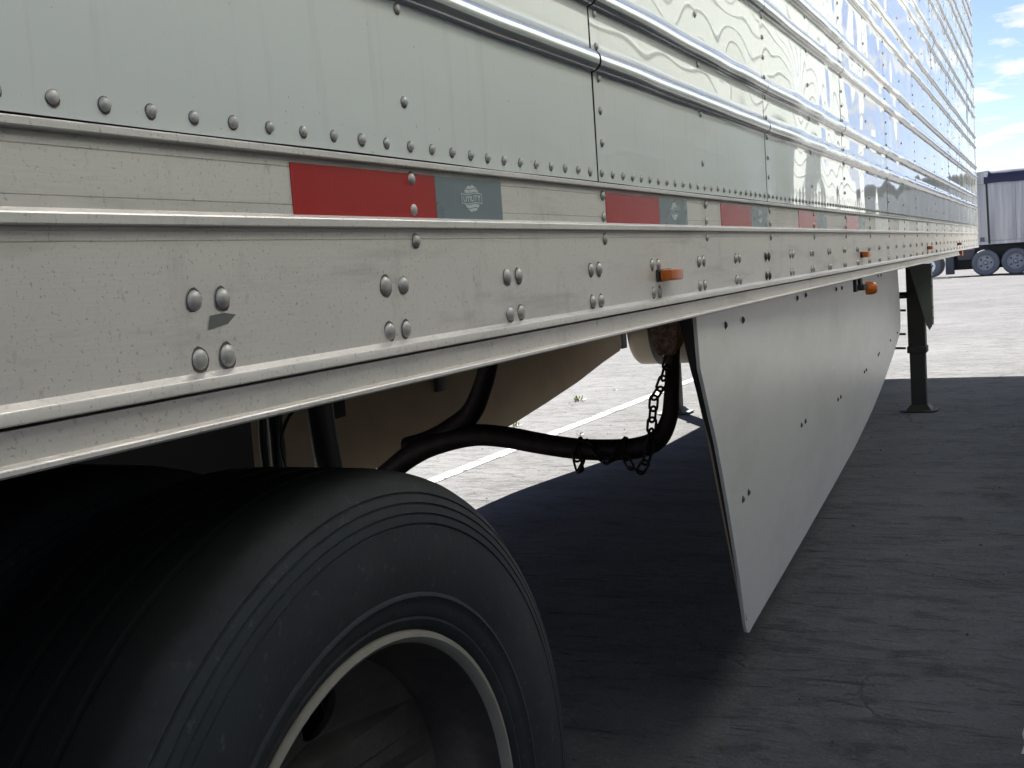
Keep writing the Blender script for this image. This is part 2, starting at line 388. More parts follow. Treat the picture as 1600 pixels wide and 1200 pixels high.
TYFAR = simple('dusty_tyre', (0.15, 0.16, 0.175), 0.7, 0, 0.25, 4)
STEELW = simple('grey_steel_wheel', (0.30, 0.31, 0.33), 0.45, 0.3, 0.2, 6)
BRIGHTW = simple('bright_aluminium_wheel', (0.72, 0.73, 0.75), 0.3, 0.7, 0.1, 6)

# ------------------------------------------------------------------ setting
def sheet(name, x0, x1, y0, y1, dz, mat, nx=1, ny=1):
    V, F = [], []
    for j in range(ny + 1):
        for i in range(nx + 1):
            x = x0 + (x1 - x0) * i / nx; y = y0 + (y1 - y0) * j / ny; V.append((x, y, gz(y) + dz))
    for j in range(ny):
        for i in range(nx):
            a = j * (nx + 1) + i; F.append((a, a + 1, a + nx + 2, a + nx + 1))
    return mesh(name, V, F, mat)
ground = tag(obj('ground', sheet('ground', -500, 500, -400, 900, 0, CONC, 4, 4)), kind='structure')
# painted bay lines
def wavy_line(name, x0, w, y0, y1, slope=0.0, amp=0.006):
    V, F = [], []; n = int((y1 - y0) / 0.06)
    for i in range(n + 1):
        y = y0 + (y1 - y0) * i / n
        for s in (0, 1):
            V.append((x0 + slope * (y - y0) + s * w + random.uniform(-amp, amp), y, gz(y) + 0.004))
    for i in range(n): F.append((2 * i, 2 * i + 1, 2 * i + 3, 2 * i + 2))
    return tag(obj(name, mesh(name, V, F, PAINT)), kind='structure')
wavy_line('painted_bay_line', -2.97, 0.105, -4.0, 16.0, 0.006)
wavy_line('painted_bay_line', 0.5685, 0.10, 1.745, 2.17)

# ------------------------------------------------------------------ reefer trailer
RT = empty('refrigerated_trailer', (-1.295, 4.3, gz(4.3)))
tag(RT, 'large white ribbed refrigerated trailer with riveted aluminium rail and red reflective tape', 'trailer')
bpy.context.view_layer.update()
RTI = RT.matrix_world.inverted()
def part(name, me, parent=None, loc=None):
    """part of the reefer trailer given in world coordinates"""
    o = bpy.data.objects.new(name, me); COL.objects.link(o)
    p = parent if parent is not None else RT
    o.parent = p
    if p is RT:
        o.matrix_parent_inverse = RTI
        if loc is not None: o.location = loc
    else:
        if loc is not None: o.location = Vector(loc) - p.location
    return o
Y0, Y1, YB = -2.9, 11.47, 8.75
W = 2.59
# core box (dark sealant shows in the seams)
part('body', boxm('body', (-W / 2, (Y0 + Y1) / 2 + 0.01, (1.14 + 4.06) / 2), (W - 0.03, Y1 - Y0 - 0.05, 4.06 - 1.14), SEAL))
part('roof', boxm('roof', (-W / 2, (Y0 + Y1) / 2, 4.085), (W, Y1 - Y0, 0.05), SKIN, 0.01))
part('side_wall', boxm('side_wall', (-W + 0.006, (Y0 + Y1) / 2, 2.68), (0.02, Y1 - Y0, 2.72), SKIN))
part('nose_wall', boxm('nose_wall', (-W / 2, Y1 + 0.005, 2.6), (W - 0.10, 0.03, 2.90), SKIN))
part('corner_post', extrude_y('corner_post', [(-0.05, 0)] * 0 or [(-0.06, 1.10), (0.004, 1.10), (0.004, 4.06), (-0.06, 4.06)], Y1 - 0.02, Y1 + 0.05, ALU))

# skin panels -----------------------------------------------------
RIBZ = sorted([1.508 + 0.3048 * k for k in range(9)] + [1.6096 + 0.3048 * k for k in range(9)])
RIBZ = [z for z in RIBZ if z < 3.98]
def skin_profile(fine=True, RIBZ=RIBZ, half=0.0180, hgt=0.0165):
    zs = [1.3185]; P = []
    z = 1.3185
    def flat(a, b):
        n = max(2, int((b - a) / (0.014 if fine else 0.05)))
        for i in range(n + 1): P.append((0.0, a + (b - a) * i / n))
    for rz in RIBZ:
        flat(z, rz - half)
        m = 12 if fine else 6
        for i in range(1, m):
            s = -1 + 2 * i / m
            P.append((hgt * (1 - abs(s) ** 2.3) ** 0.62, rz + half * s))
        z = rz + half
    flat(z, 4.06)
    return P
SKINX = {}
def skin_x(pnl, y, z):
    ys, zs, X = SKINX[pnl.data.name]; i = int(np.argmin(np.abs(ys - y))); j = int(np.argmin(np.abs(zs - z))); return float(X[i, j])
def make_panel(name, y0, y1, fine=True, amp=1.0, seg=96, prof=None):
    P = np.array(prof if prof is not None else skin_profile(fine)); n = len(P)
    ys = np.linspace(y0, y1, seg + 1)
    YY, ZZ = np.meshgrid(ys, P[:, 1], indexing='ij'); X = np.repeat(P[None, :, 0], seg + 1, 0)
    d = np.zeros_like(YY)
    for _ in range(22):
        lam = rng.uniform(0.13, 0.75); a = rng.uniform(0, math.pi); ph = rng.uniform(0, 6.28)
        d += (lam ** 1.4) * np.sin(2 * math.pi / lam * (math.cos(a) * YY + math.sin(a) * ZZ) + ph)
    d *= 0.00060 * amp * 4.2 / 1.9
    # oil-canning between the posts, pinched at seams, mid rivets
    yc = (y0 + y1) / 2; hw = (y1 - y0) / 2
    u = np.abs(YY - yc) / hw
    pin = 0.35 + 0.65 * np.clip(np.sin(math.pi * np.clip(u, 0, 1)), 0, 1)
    d *= pin
    d += 0.0007 * amp * np.sin(math.pi * u) ** 2 * np.sin(2 * math.pi * (ZZ - 1.62) / 0.3048 + rng.uniform(-.6, .6))
    # puckers above the bottom rivet row
    d += -0.00018 * amp * np.cos(2 * math.pi * YY / 0.0508) * np.exp(-((ZZ - 1.34) / 0.022) ** 2)
    X = X + d
    V = np.stack([X, YY, ZZ], -1).reshape(-1, 3)
    idx = np.arange((seg + 1) * n).reshape(seg + 1, n)
    F = np.stack([idx[:-1, :-1], idx[1:, :-1], idx[1:, 1:], idx[:-1, 1:]], -1).reshape(-1, 4)
    me = bpy.data.meshes.new(name)
    me.vertices.add(len(V)); me.vertices.foreach_set('co', V.ravel())
    me.loops.add(F.size); me.loops.foreach_set('vertex_index', F.ravel().astype(np.int32))
    me.polygons.add(len(F)); me.polygons.foreach_set('loop_start', np.arange(0, F.size, 4, dtype=np.int32))
    try: me.polygons.foreach_set('loop_total', np.full(len(F), 4, dtype=np.int32))
    except Exception: pass
    me.update(calc_edges=True); me.materials.append(SKIN); me.materials.append(RIBM)
    zmid = (P[:-1, 1] + P[1:, 1]) / 2; isr = ((np.abs(zmid[:, None] - np.array(RIBZ)[None, :]) < 0.018).any(1)).astype(np.int32)
    if prof is None: me.polygons.foreach_set('material_index', np.tile(isr, seg))
    me.polygons.foreach_set('use_smooth', [True] * len(F)); me.update()
    SKINX[me.name] = (ys, P[:, 1].copy(), X)
    return me
SEAMS = [0.5975 + 1.2192 * k for k in range(-3, 9)]
edges = [Y0] + [s for s in SEAMS if Y0 + .1 < s < Y1 - .1] + [Y1 - 0.02]
panels = []
for a, b in zip(edges[:-1], edges[1:]):
    nearp = a > -0.7
    pnl = part('side_panel', make_panel('side_panel', a + 0.0032, b - 0.0032, nearp, 1.0, 96 if nearp else 24))
    panels.append((a, b, pnl))

SEAMP = [(x - 0.0022, z) for x, z in skin_profile(True)]
for s_ in edges[1:-1]:
    if s_ > -0.7: part('panel_seam', extrude_y('panel_seam', SEAMP, s_ - 0.006, s_ + 0.006, SEAL, closed=False, caps=False, ang=80))
# bottom rail -----------------------------------------------------
def groove(z, x=0.0): return [(x, z + 0.0006), (x - 0.0009, z), (x, z - 0.0006)]
RP = [(-0.03, 1.3155), (0.0065, 1.3155), (0.0082, 1.3142), (0.0082, 1.3092), (0.0074, 1.3080), (-0.0035, 1.3076), (-0.0035, 1.3040), (0.0, 1.3034)]
RP += groove(1.2977) + groove(1.2618) + [(0.0, 1.2530), (0.0080, 1.2493), (0.0088, 1.2480), (0.0088, 1.2412), (0.0080, 1.2400), (-0.0035, 1.2397), (-0.0035, 1.2368), (0.0, 1.2362)]
RP += groove(1.2285) + [(0.0, 1.1172), (0.0090, 1.1128), (0.0096, 1.1116), (0.0096, 1.1036), (0.0084, 1.1024), (-0.03, 1.1018)]
rail = part('bottom_rail', extrude_y('bottom_rail', RP, Y0, Y1 + 0.03, ALU))
RP2 = [(-0.03, 1.0986), (-0.002, 1.0986), (-0.002, 1.0752), (0.0050, 1.0735), (0.0062, 1.0722), (0.0062, 1.0690), (0.0045, 1.0672), (-0.060, 1.0672), (-0.060, 1.0725), (-0.03, 1.0725)]
flange = part('rail_flange', extrude_y('rail_flange', RP2, Y0, YB, ALU))
part('bottom_rail', boxm('bottom_rail', (-W + 0.03, (Y0 + YB) / 2, 1.19), (0.05, YB - Y0, 0.245), ALU))
# floor cross members
for k in range(20):
    y = -0.2 + 0.3048 * 1.0 * k + 2.0 * 0
    if y > YB - 0.2: break
    part('cross_member', boxm('cross_member', (-W / 2, y, 1.11), (W - 0.14, 0.05, 0.06), BLKST))

# rivets ----------------------------------------------------------
def dome(name, r, h, mat, seg=12, rings=4, flat=False):
    V, F = [(h, 0, 0)], []
    for i in range(1, rings + 1):
        a = (math.pi / 2) * i / rings
        rr, xx = (r * math.sin(a), h * math.cos(a))
        if flat: rr = r * (0.68 + 0.32 * (i - 1) / (rings - 1)); xx = h * (1 - ((i - 1) / (rings - 1)) ** 2)
        for k in range(seg):
            b = 2 * math.pi * k / seg; V.append((xx, rr * math.cos(b), rr * math.sin(b)))
    for k in range(seg): F.append((0, 1 + k, 1 + (k + 1) % seg))
    for i in range(rings - 1):
        for k in range(seg):
            k2 = (k + 1) % seg; F.append((1 + i * seg + k, 1 + (i + 1) * seg + k, 1 + (i + 1) * seg + k2, 1 + i * seg + k2))
    V += [(-0.002, r * 1.02 * math.cos(2 * math.pi * k / seg), r * 1.02 * math.sin(2 * math.pi * k / seg)) for k in range(seg)]
    b0 = 1 + (rings - 1) * seg; c0 = 1 + rings * seg
    for k in range(seg): F.append((b0 + k, c0 + k, c0 + (k + 1) % seg, b0 + (k + 1) % seg))
    nf = len(F)
    # ring of grime the rivet sits in
    b1 = len(V)
    for k in range(seg):
        a = 2 * math.pi * k / seg; w_ = random.uniform(1.10, 1.26) + (0.10 if math.sin(a) < -0.5 else 0)
        V.append((0.0005, r * 0.98 * math.cos(a), r * 0.98 * math.sin(a))); V.append((0.0003, r * w_ * math.cos(a), r * w_ * math.sin(a)))
    for k in range(seg):
        k2 = (k + 1) % seg; F.append((b1 + 2 * k, b1 + 2 * k + 1, b1 + 2 * k2 + 1, b1 + 2 * k2))
    me = fix(mesh(name, V, F, mat, True)); me.materials.append(DIRT)
    me.polygons.foreach_set('material_index', [0 if i < nf else 1 for i in range(len(F))]); return me
R_BIG = dome('rivet', 0.0098, 0.0048, RIV, 14, 4)
R_BIGD = dome('rivet', 0.0108, 0.0060, RIVD, 14, 4)
R_MID = dome('rivet', 0.0078, 0.0046, RIV, 12, 4)
R_SML = dome('rivet', 0.0056, 0.0036, RIV, 12, 4, True)
rv = []                                     # (distance measure, mesh, parent, loc)
def addr(me, parent, x, y, z, r): rv.append((r / math.dist((x, y, z), CAM), me, parent, (x, y, z)))
for k in range(0, 39):
    y = -0.3747 + 0.3048 * k
    for dy in (0.0, 0.0358):
        for z in (1.1783, 1.1285):
            addr(R_BIGD if k in (7, 23) else R_BIG, rail, 0.0, y + dy, z, 0.0098)
for k in range(0, 20):
    y = 0.002 + 0.6096 * k
    if y > Y1 - .05: break
    for z in (1.2958, 1.2612, 1.2267): addr(R_MID, rail, 0.0, y, z, 0.0078)
def panel_at(y):
    for a, b, pnl in panels:
        if a < y < b: return pnl
y = 0.6137 - 0.0508 * 24
while y < Y1 - 0.04:
    p_ = panel_at(y)
    if p_: addr(R_SML, p_, skin_x(p_, y, 1.3325), y, 1.3325, 0.0056)
    y += 0.0508
for k in range(0, 20):
    y = 0.0 + 0.6096 * k + (0.013 if k % 2 else -0.002)
    if y > Y1 - .05: break
    z = 1.3815; st = 0.0508 if k % 2 else 0.1016
    while z < 4.0:
        if all(abs(z - rz) > 0.018 + 0.004 for rz in RIBZ) and k < 16: addr(R_SML, panel_at(y), skin_x(panel_at(y), y, z), y, z, 0.0056)
        z += st
rv.sort(key=lambda q: -q[0])
for q in rv[:300]:
    o = bpy.data.objects.new('rivet', q[1]); COL.objects.link(o); o.parent = q[2]; o.location = q[3]
    o.rotation_euler = (random.uniform(-0.5, 0.5), random.uniform(-0.06, 0.06), random.uniform(-0.06, 0.06)); sc_ = random.uniform(0.92, 1.07); o.scale = (random.uniform(0.8, 1.15), sc_, sc_)
mes = {}
V, F, MI = [], [], []
for q in rv[300:]:
    me = q[1]; b = len(V)
    V += [(v.co.x + q[3][0], v.co.y + q[3][1], v.co.z + q[3][2]) for v in me.vertices]
    for pl in me.polygons: F.append(tuple(b + i for i in pl.vertices)); MI.append(2 if pl.material_index == 1 else (1 if me is R_BIGD else 0))
me = mesh('rivet_rows', V, F, RIV, True); me.materials.append(RIVD); me.materials.append(DIRT); me.polygons.foreach_set('material_index', MI)
tag(part('rivet_rows', me), kind='stuff')

# reflective tape -------------------------------------------------
ZT0, ZT1 = 1.2520, 1.3022
def tape_me(name, y0, y1, mat):
    x = 0.0007
    return boxm(name, (x / 2, (y0 + y1) / 2, (ZT0 + ZT1) / 2), (x + 0.0006, y1 - y0, ZT1 - ZT0), mat)
def logo(parent, yc, big):
    zc_ = (ZT0 + ZT1) / 2 + 0.001
    def place(me2):
        # me2 in xy plane -> yz plane facing +x ; text must read with y to the right (viewer looks towards -x, +y to the right)
        for v in me2.vertices: v.co = Vector((0.0012 + v.co.z, yc + v.co.x * 1.42, zc_ + v.co.y))
        me2.update(); return me2
    mes_ = []
    r = 0.0165; circ = lambda a: (r * 0.93 * math.cos(a), r * math.sin(a))
    def cap(s, lo, hi):          # slice of the ball between two slightly curved lines
        pts = []
        n = 14
        xs = lambda z: r * 0.93 * math.sqrt(max(0.0, 1 - (z / r) ** 2))
        top = [(xs(hi) * u, min(hi + 0.0010 * math.sin(3 * u), xs(0) * 2)) for u in np.linspace(-1, 1, n)]
        bot = [(xs(lo) * u, lo + 0.0010 * math.sin(3 * u)) for u in np.linspace(1, -1, n)]
        rs = [(xs(z), z) for z in np.linspace(hi, lo, 6)[1:-1]]; ls = [(-xs(z), z) for z in np.linspace(lo, hi, 6)[1:-1]]
        return curve_mesh('logo', [top + rs + bot + ls], 0.0002, LOGO)
    for lo, hi in ((0.0122, 0.0160), (0.0074, 0.0112), (-0.0112, -0.0074), (-0.0160, -0.0122)): mes_.append(cap(1, lo, hi))
    # banner frame with wavy edges
    def wave(h, w, s): return [(w * u, s * h + 0.0012 * math.sin(3 * u)) for u in np.linspace(-1, 1, 16)]
    outer = wave(0.0064, 0.0195, 1) + wave(0.0064, 0.0195, -1)[::-1]
    inner = wave(0.0053, 0.0185, 1) + wave(0.0053, 0.0185, -1)[::-1]
    mes_.append(curve_mesh('logo', [outer, inner], 0.0002, LOGO))
    cu = bpy.data.curves.new('txt', 'FONT'); cu.body = 'UTILITY'; cu.size = 0.0098; cu.align_x = 'CENTER'; cu.extrude = 0.0002; cu.offset = 0.00022
    to = bpy.data.objects.new('txt', cu); COL.objects.link(to)
    tm = bpy.data.meshes.new_from_object(to.evaluated_get(bpy.context.evaluated_depsgraph_get())); bpy.data.objects.remove(to); bpy.data.curves.remove(cu)
    xs_ = [v.co.x for v in tm.vertices]; wd = max(xs_) - min(xs_)
    for v in tm.vertices: v.co.x *= 0.0325 / wd; v.co.y = v.co.y - 0.0034 + 0.0012 * math.sin(3 * v.co.x / 0.0195)
    tm.materials.clear(); tm.materials.append(LOGO); mes_.append(tm)
    lo_ = part('logo', place(join('logo', mes_))); lo_.parent = parent; lo_.matrix_parent_inverse = Matrix.Identity(4)
RED = [(-0.2245, 0.0553, 0.2335), (0.6248, 0.9038, 1.0835), (1.3430, 1.6240, 1.8040), (2.2064, 2.4860, 2.664), (3.0692, 3.349, 3.527)]
for i, (a, b, c_) in enumerate(RED):
    o = part('red_tape', tape_me('red_tape', a, b - 0.0004, TRED)); 
    g = part('silver_tape', tape_me('silver_tape', b + 0.0004, c_, TGREY))
    if i < 3: 
        logo(g, (b + c_) / 2 + 0.003, True)
for a, b in ((3.81, 4.25), (4.64, 5.09), (5.51, 6.02), (6.27, 6.71), (7.15, 7.60), (7.95, 8.4), (8.75, 9.2), (9.6, 10.05), (10.4, 10.85)):
    part('sheen_tape', tape_me('sheen_tape', a, b, TSHEEN))
# grey smudge of tape between two rivets
q = at_x(345, 499, 0)
part('tape_scrap', fix(mesh('tape_scrap', [(0.0006, q[1] - 0.018, q[2] - 0.008), (0.0006, q[1] + 0.008, q[2] - 0.0045), (0.0006, q[1] + 0.020, q[2] + 0.003), (0.0006, q[1] + 0.004, q[2] + 0.0055), (0.0006, q[1] - 0.014, q[2] + 0.004)], [(0, 1, 2, 3, 4)], simple('grey_scrap', (0.16, 0.165, 0.15), 0.7))))

# marker lamps ----------------------------------------------------
def marker(y, z, mat, s=1.0):
    base = part('marker_lamp', boxm('marker_lamp', (0.003, y, z), (0.006, 0.080 * s, 0.023 * s), BLACKP, 0.002))
    part('lens', boxm('lens', (0.018, y, z), (0.024, 0.074 * s, 0.021 * s), mat, 0.005)).parent = base
    base.children[0].matrix_parent_inverse = Matrix.Identity(4)
for px, py, mat, s in ((1050, 429, AMBER, 1.0), (1354, 397.5, AMBER, 1.0), (1454.5, 387, AMBER, 1.0), (1500, 381, REDL, 1.0)):
    q = at_x(px, py, 0.018); marker(q[1], q[2], mat, s)
part('marker_lamp', boxm('marker_lamp', (-0.03, 9.25, 1.078), (0.05, 0.13, 0.045), AMBER, 0.008))
# hanging turn lamp on bracket
q = at_x(1346, 449, -0.015)
lp = part('turn_lamp', boxm('turn_lamp', (q[0], q[1], q[2]), (0.035, 0.10, 0.022), BLACKP, 0.004))
ln = lathe_x('lens', [(0.0, 0.044), (0.014, 0.042), (0.022, 0.036), (0.026, 0.024), (0.026, 0.0), (0.0, 0.0)], AMBER, 20)
for v in ln.vertices: v.co = Vector((v.co.x, v.co.y * 1.1, v.co.z * 1.0)) + Vector((q[0] + 0.005, q[1] + 0.09, q[2] - 0.008))
o = part('lens', ln); o.parent = lp; o.matrix_parent_inverse = Matrix.Identity(4)
for c_, sz in (((q[0] - 0.01, q[1] + 0.04, q[2] + 0.03), (0.012, 0.05, 0.06)), ((q[0] - 0.01, q[1] - 0.09, q[2] + 0.012), (0.012, 0.03, 0.05))):
    o = part('bracket', boxm('bracket', c_, sz, BLACKP)); o.parent = lp; o.matrix_parent_inverse = Matrix.Identity(4)

# wheels ----------------------------------------------------------
WY, WZ = -0.088, 0.452
def tyre_profile(xo=-0.05):
    p = [(0.322, -0.062), (0.326, -0.052), (0.334, -0.045), (0.341, -0.0415), (0.3445, -0.0425), (0.347, -0.0405), (0.358, -0.0365), (0.3655, -0.0345), (0.3685, -0.0312), (0.3720, -0.0318), (0.3735, -0.0335),
         (0.390, -0.0285), (0.410, -0.0255), (0.428, -0.0250), (0.446, -0.0268)]
    def surf(r): return -0.0268 - 0.0195 * ((r - 0.446) / 0.056) ** 2
    for rg in (0.454, 0.466, 0.478, 0.490):
        p += [(rg - 0.0016, surf(rg - 0.0016)), (rg - 0.0010, surf(rg) - 0.0022), (rg + 0.0010, surf(rg) - 0.0022), (rg + 0.0016, surf(rg + 0.0016))]
    p += [(0.500, -0.0475), (0.508, -0.056), (0.5135, -0.066), (0.5165, -0.078)]
    half = list(p)
    cx = -0.175
    tr = []
    for gx in (-0.112, -0.154):
        tr += [(0.519, gx + 0.006), (0.510, gx + 0.0045), (0.510, gx - 0.0045), (0.519, gx - 0.006)]
    left = [(r, 2 * cx - x) for r, x in reversed(half + tr)]
    return half + tr + left
def make_wheel():
    prof = [(0.3215, -0.066), (0.3265, -0.060), (0.3290, -0.0515), (0.3265, -0.0450), (0.3200, -0.0435), (0.3150, -0.0475), (0.3120, -0.056), (0.3085, -0.078), (0.3050, -0.100), (0.2960, -0.120), (0.2880, -0.140), (0.2860, -0.205), (0.300, -0.235), (0.306, -0.27), (0.314, -0.300), (0.326, -0.306)]
    barrel = join('b', [lathe_x('wheel', prof[:7], RIM, 96), lathe_x('wheel', prof[6:], DISH, 96)])
    C = lambda r, n, cx=0, cy=0: [(cx + r * math.cos(2 * math.pi * k / n), cy + r * math.sin(2 * math.pi * k / n)) for k in range(n)]
    loops = [C(0.2875, 72)] + [C(0.034, 20, 0.222 * math.cos(2 * math.pi * (k + 0.10) / 5), 0.222 * math.sin(2 * math.pi * (k + 0.10) / 5)) for k in range(5)] + [C(0.11, 32)]
    disc = curve_mesh('disc', loops, 0.005, DISH)
    for v in disc.vertices:
        r = math.hypot(v.co.x, v.co.y); v.co = Vector((v.co.z - 0.150 - 0.05 * max(0, (0.27 - r) / 0.16), v.co.x, v.co.y))
    return join('wheel', [barrel, disc])
wh_me = make_wheel(); ty_me = lathe_x('tyre', tyre_profile(), RUB, 128)
hub_me = lathe_x('hub', [(0.0, -0.09), (0.05, -0.092), (0.075, -0.10), (0.085, -0.12), (0.09, -0.16), (0.125, -0.175), (0.125, -0.21), (0.0, -0.21)], BLKST, 32)
nut_me = lathe_x('nut', [(0.0, -0.155), (0.012, -0.156), (0.016, -0.163), (0.016, -0.205)], BLKST, 6, False)
def wheel(xshift, y, flip, hub):
    w_ = part('wheel', wh_me, None, (xshift, y, WZ))
    if flip: w_.rotation_euler = (0, 0, math.pi)
    obj('tyre', ty_me, w_)
    if hub:
        obj('hub', hub_me, w_)
        for k in range(10):
            a = 2 * math.pi * k / 10; obj('nut', nut_me, w_, (0, 0.143 * math.cos(a), 0.143 * math.sin(a)))
for y in (WY, WY - 1.245):
    wheel(0.0, y, False, True)
    wheel(-0.68, y, True, False) if False else wheel(-0.36, y, False, False)
    wheel(-W, y, True, True); wheel(-W + 0.36, y, True, False)
    part('axle', lathe_x('axle', [(0.0, -W + 0.2), (0.063, -W + 0.2), (0.063, -0.2), (0.0, -0.2)], BLKST, 24), None, (0, y, WZ))
# slider frame and suspension bits seen above the tyre
for x in (-0.78, -1.81): part('slider_beam', boxm('slider_beam', (x, -1.05, 0.93), (0.09, 3.28, 0.24), BLKST, 0.004))
def px_bar(name, pts, x, rad, mat):
    return part(name, tube(name, [at_x(a, b, x) for a, b in pts], rad, mat, 10, 3))
px_bar('brake_pipe', [(409, 640), (411, 690), (416, 735)], -0.80, 0.008, BLKST)
px_bar('shock_absorber', [(428, 640), (433, 690), (438, 745)], -0.80, 0.016, BLKST)
px_bar('hanger_strut', [(494, 590), (501, 650), (516, 740)], -0.70, 0.028, BLKST)
px_bar('air_hose', [(475, 628), (452, 650), (440, 682), (440, 700), (446, 730)], -0.76, 0.0035, BLACKP)
px_bar('air_hose', [(438, 640), (434, 670), (437, 730)], -0.76, 0.003, BLACKP)
q = at_x(522, 640, -0.9); part('strut_bracket', boxm('strut_bracket', (q[0], q[1], q[2] + 0.03), (0.02, 0.06, 0.10), BLKST))

# side skirts -----------------------------------------------------
def skx(y): return -0.03 - 0.0456 * (y - 1.3)
OUT = [(1.197, 1.115), (1.197, 1.06), (1.207, 0.952), (1.262, 0.865), (1.325, 0.765), (1.42, 0.595), (1.522, 0.408), (1.590, 0.262), (1.612, 0.236), (1.640, 0.226), (1.70, 0.228),
       (2.2, 0.229), (2.7, 0.232), (3.4, 0.244), (4.16, 0.268), (5.0, 0.325), (5.864, 0.401), (6.5, 0.470), (7.00, 0.534), (7.20, 0.575), (7.245, 0.60), (7.235, 0.72), (7.08, 1.0), (7.06, 1.115)]
def far_pt(px, py):
    d = ray(px, py); b = 0.0456; a = -W + 0.03 + b * (CAM[1] - 1.3)
    tt = (a - CAM[0]) / (d[0] - b * d[1]); p = CAM + tt * d; return (p[1], p[2])
OUTF = OUT[:12] + [far_pt(*q) for q in ((690, 694), (735, 686), (775, 674), (800, 661), (850, 630), (900, 597), (940, 566), (966, 548))] + [(far_pt(969, 540)[0], far_pt(969, 540)[1]), (far_pt(969, 520)[0], 1.115)]
OUTF = [q for i, q in enumerate(OUTF) if i == 0 or i < 2 or q[0] > OUTF[i - 1][0] - 0.3]
def skirt_mesh(name, side, mat_out, mat_in):
    me = curve_mesh(name, [OUT if side > 0 else OUTF], 0.004, mat_out)
    bm = bmesh.new(); bm.from_mesh(me)
    # cut the sheet so that it can bow a little
    for zc_ in np.arange(0.3, 1.1, 0.08): bmesh.ops.bisect_plane(bm, geom=bm.verts[:] + bm.edges[:] + bm.faces[:], plane_co=(0, zc_, 0), plane_no=(0, 1, 0))
    for yc_ in np.arange(1.6, 7.2, 0.4): bmesh.ops.bisect_plane(bm, geom=bm.verts[:] + bm.edges[:] + bm.faces[:], plane_co=(yc_, 0, 0), plane_no=(1, 0, 0))
    for v in bm.verts:
        y, z, th = v.co.x, v.co.y, v.co.z
        bow = -0.022 * max(0.0, (0.80 - z) / 0.6) ** 1.6 + 0.004 * math.sin(3 * z + 1.3 * y)
        x = skx(y) + bow + th
        if side < 0: x = -W - x
        v.co = Vector((x, y, z))
    bm.to_mesh(me); bm.free(); fix(me); me.materials.append(mat_in)
    for pl in me.polygons:
        inner = (pl.normal.x < -0.5) if side > 0 else (pl.normal.x > 0.5)
        if inner: pl.material_index = 1
    return smooth_angle(me, 30)
skn = part('side_skirt', skirt_mesh('side_skirt', 1, SKIRT, TAN))
skf = part('side_skirt', skirt_mesh('side_skirt', -1, SKIRT, TAN)); skf['label'] = 'far side skirt, tan inner face seen under the trailer'
R_BOLT = dome('bolt', 0.0085, 0.006, RIVD, 10, 3)
def at_skirt(px, py):
    d = ray(px, py); a, b = -0.03 - 0.0456 * (CAM[1] - 1.3), -0.0456
    tt = (a - CAM[0]) / (d[0] - b * d[1]); return CAM + tt * d
for px, py in ((1133, 508), (1160, 500), (1243, 466), (1256, 461), (1303, 452), (1312, 450), (1371, 431), (1376, 430), (1162, 780), (1171, 769), (1253, 664), (1259, 658), (1309, 624), (1313, 620), (1349, 581), (1352, 578), (1371, 555), (1372.5, 552), (1391.5, 532), (1402.5, 520)):
    q = at_skirt(px, py); z = q[2]
    bow = -0.022 * max(0.0, (0.80 - z) / 0.6) ** 1.6 + 0.004 * math.sin(3 * z + 1.3 * q[1])
    o = bpy.data.objects.new('bolt', R_BOLT); COL.objects.link(o); o.parent = skn; o.location = (q[0] + bow + 0.004, q[1], q[2])
q = at_skirt(1298, 576)
part('scuff_mark', fix(mesh('scuff_mark', [(q[0] + 0.007 + 0.0001 * k, q[1] + dy, q[2] + dz) for k, (dy, dz) in enumerate(((-0.07, -0.012), (-0.03, 0.006), (0.02, 0.012), (0.08, 0.0), (0.03, -0.002), (-0.02, -0.006)))], [(0, 1, 2, 3, 4, 5)], simple('bare_scuff', (0.85, 0.85, 0.84), 0.5))))
# inner flange at the rear edge of the near skirt and braces behind
fl, fl2 = [], []
for y, z in ((1.20, 1.11), (1.22, 0.95), (1.34, 0.765), (1.53, 0.408), (1.60, 0.27)):
    fl += [(skx(y) - 0.012, y + 0.004, z), (skx(y) - 0.018 - 0.03 * max(0, z - 0.9) / 0.2, y + 0.008, z)]
    fl2 += [(skx(y) - 0.019, y + 0.009, z), (skx(y) - 0.025, y + 0.011, z)]
o = part('skirt_flange', fix(mesh('skirt_flange', fl, [(2 * i, 2 * i + 1, 2 * i + 3, 2 * i + 2) for i in range(4)], BLKST)))
md = o.modifiers.new('t', 'SOLIDIFY'); md.thickness = 0.004
o = part('skirt_edge_strip', fix(mesh('skirt_edge_strip', fl2[2:], [(2 * i, 2 * i + 1, 2 * i + 3, 2 * i + 2) for i in range(3)], TAN)))
md = o.modifiers.new('t', 'SOLIDIFY'); md.thickness = 0.003
for y in (4.2, 5.8):
    part('skirt_brace', tube('skirt_brace', [(-0.75, y, 1.08), (skx(y) - 0.05, y, 0.55)], 0.012, BLKST, 8, 2))
for px, py in ((683, 600), (803, 573), (898, 548), (951, 537), (522, 640)):
    q = at_x(px, py, -2.42)
    part('skirt_bracket', boxm('skirt_bracket', (-2.40 if q[1] < 6.5 else -2.30, q[1], q[2] + 0.24), (0.025, 0.10, 0.56), BLKST, 0.003))

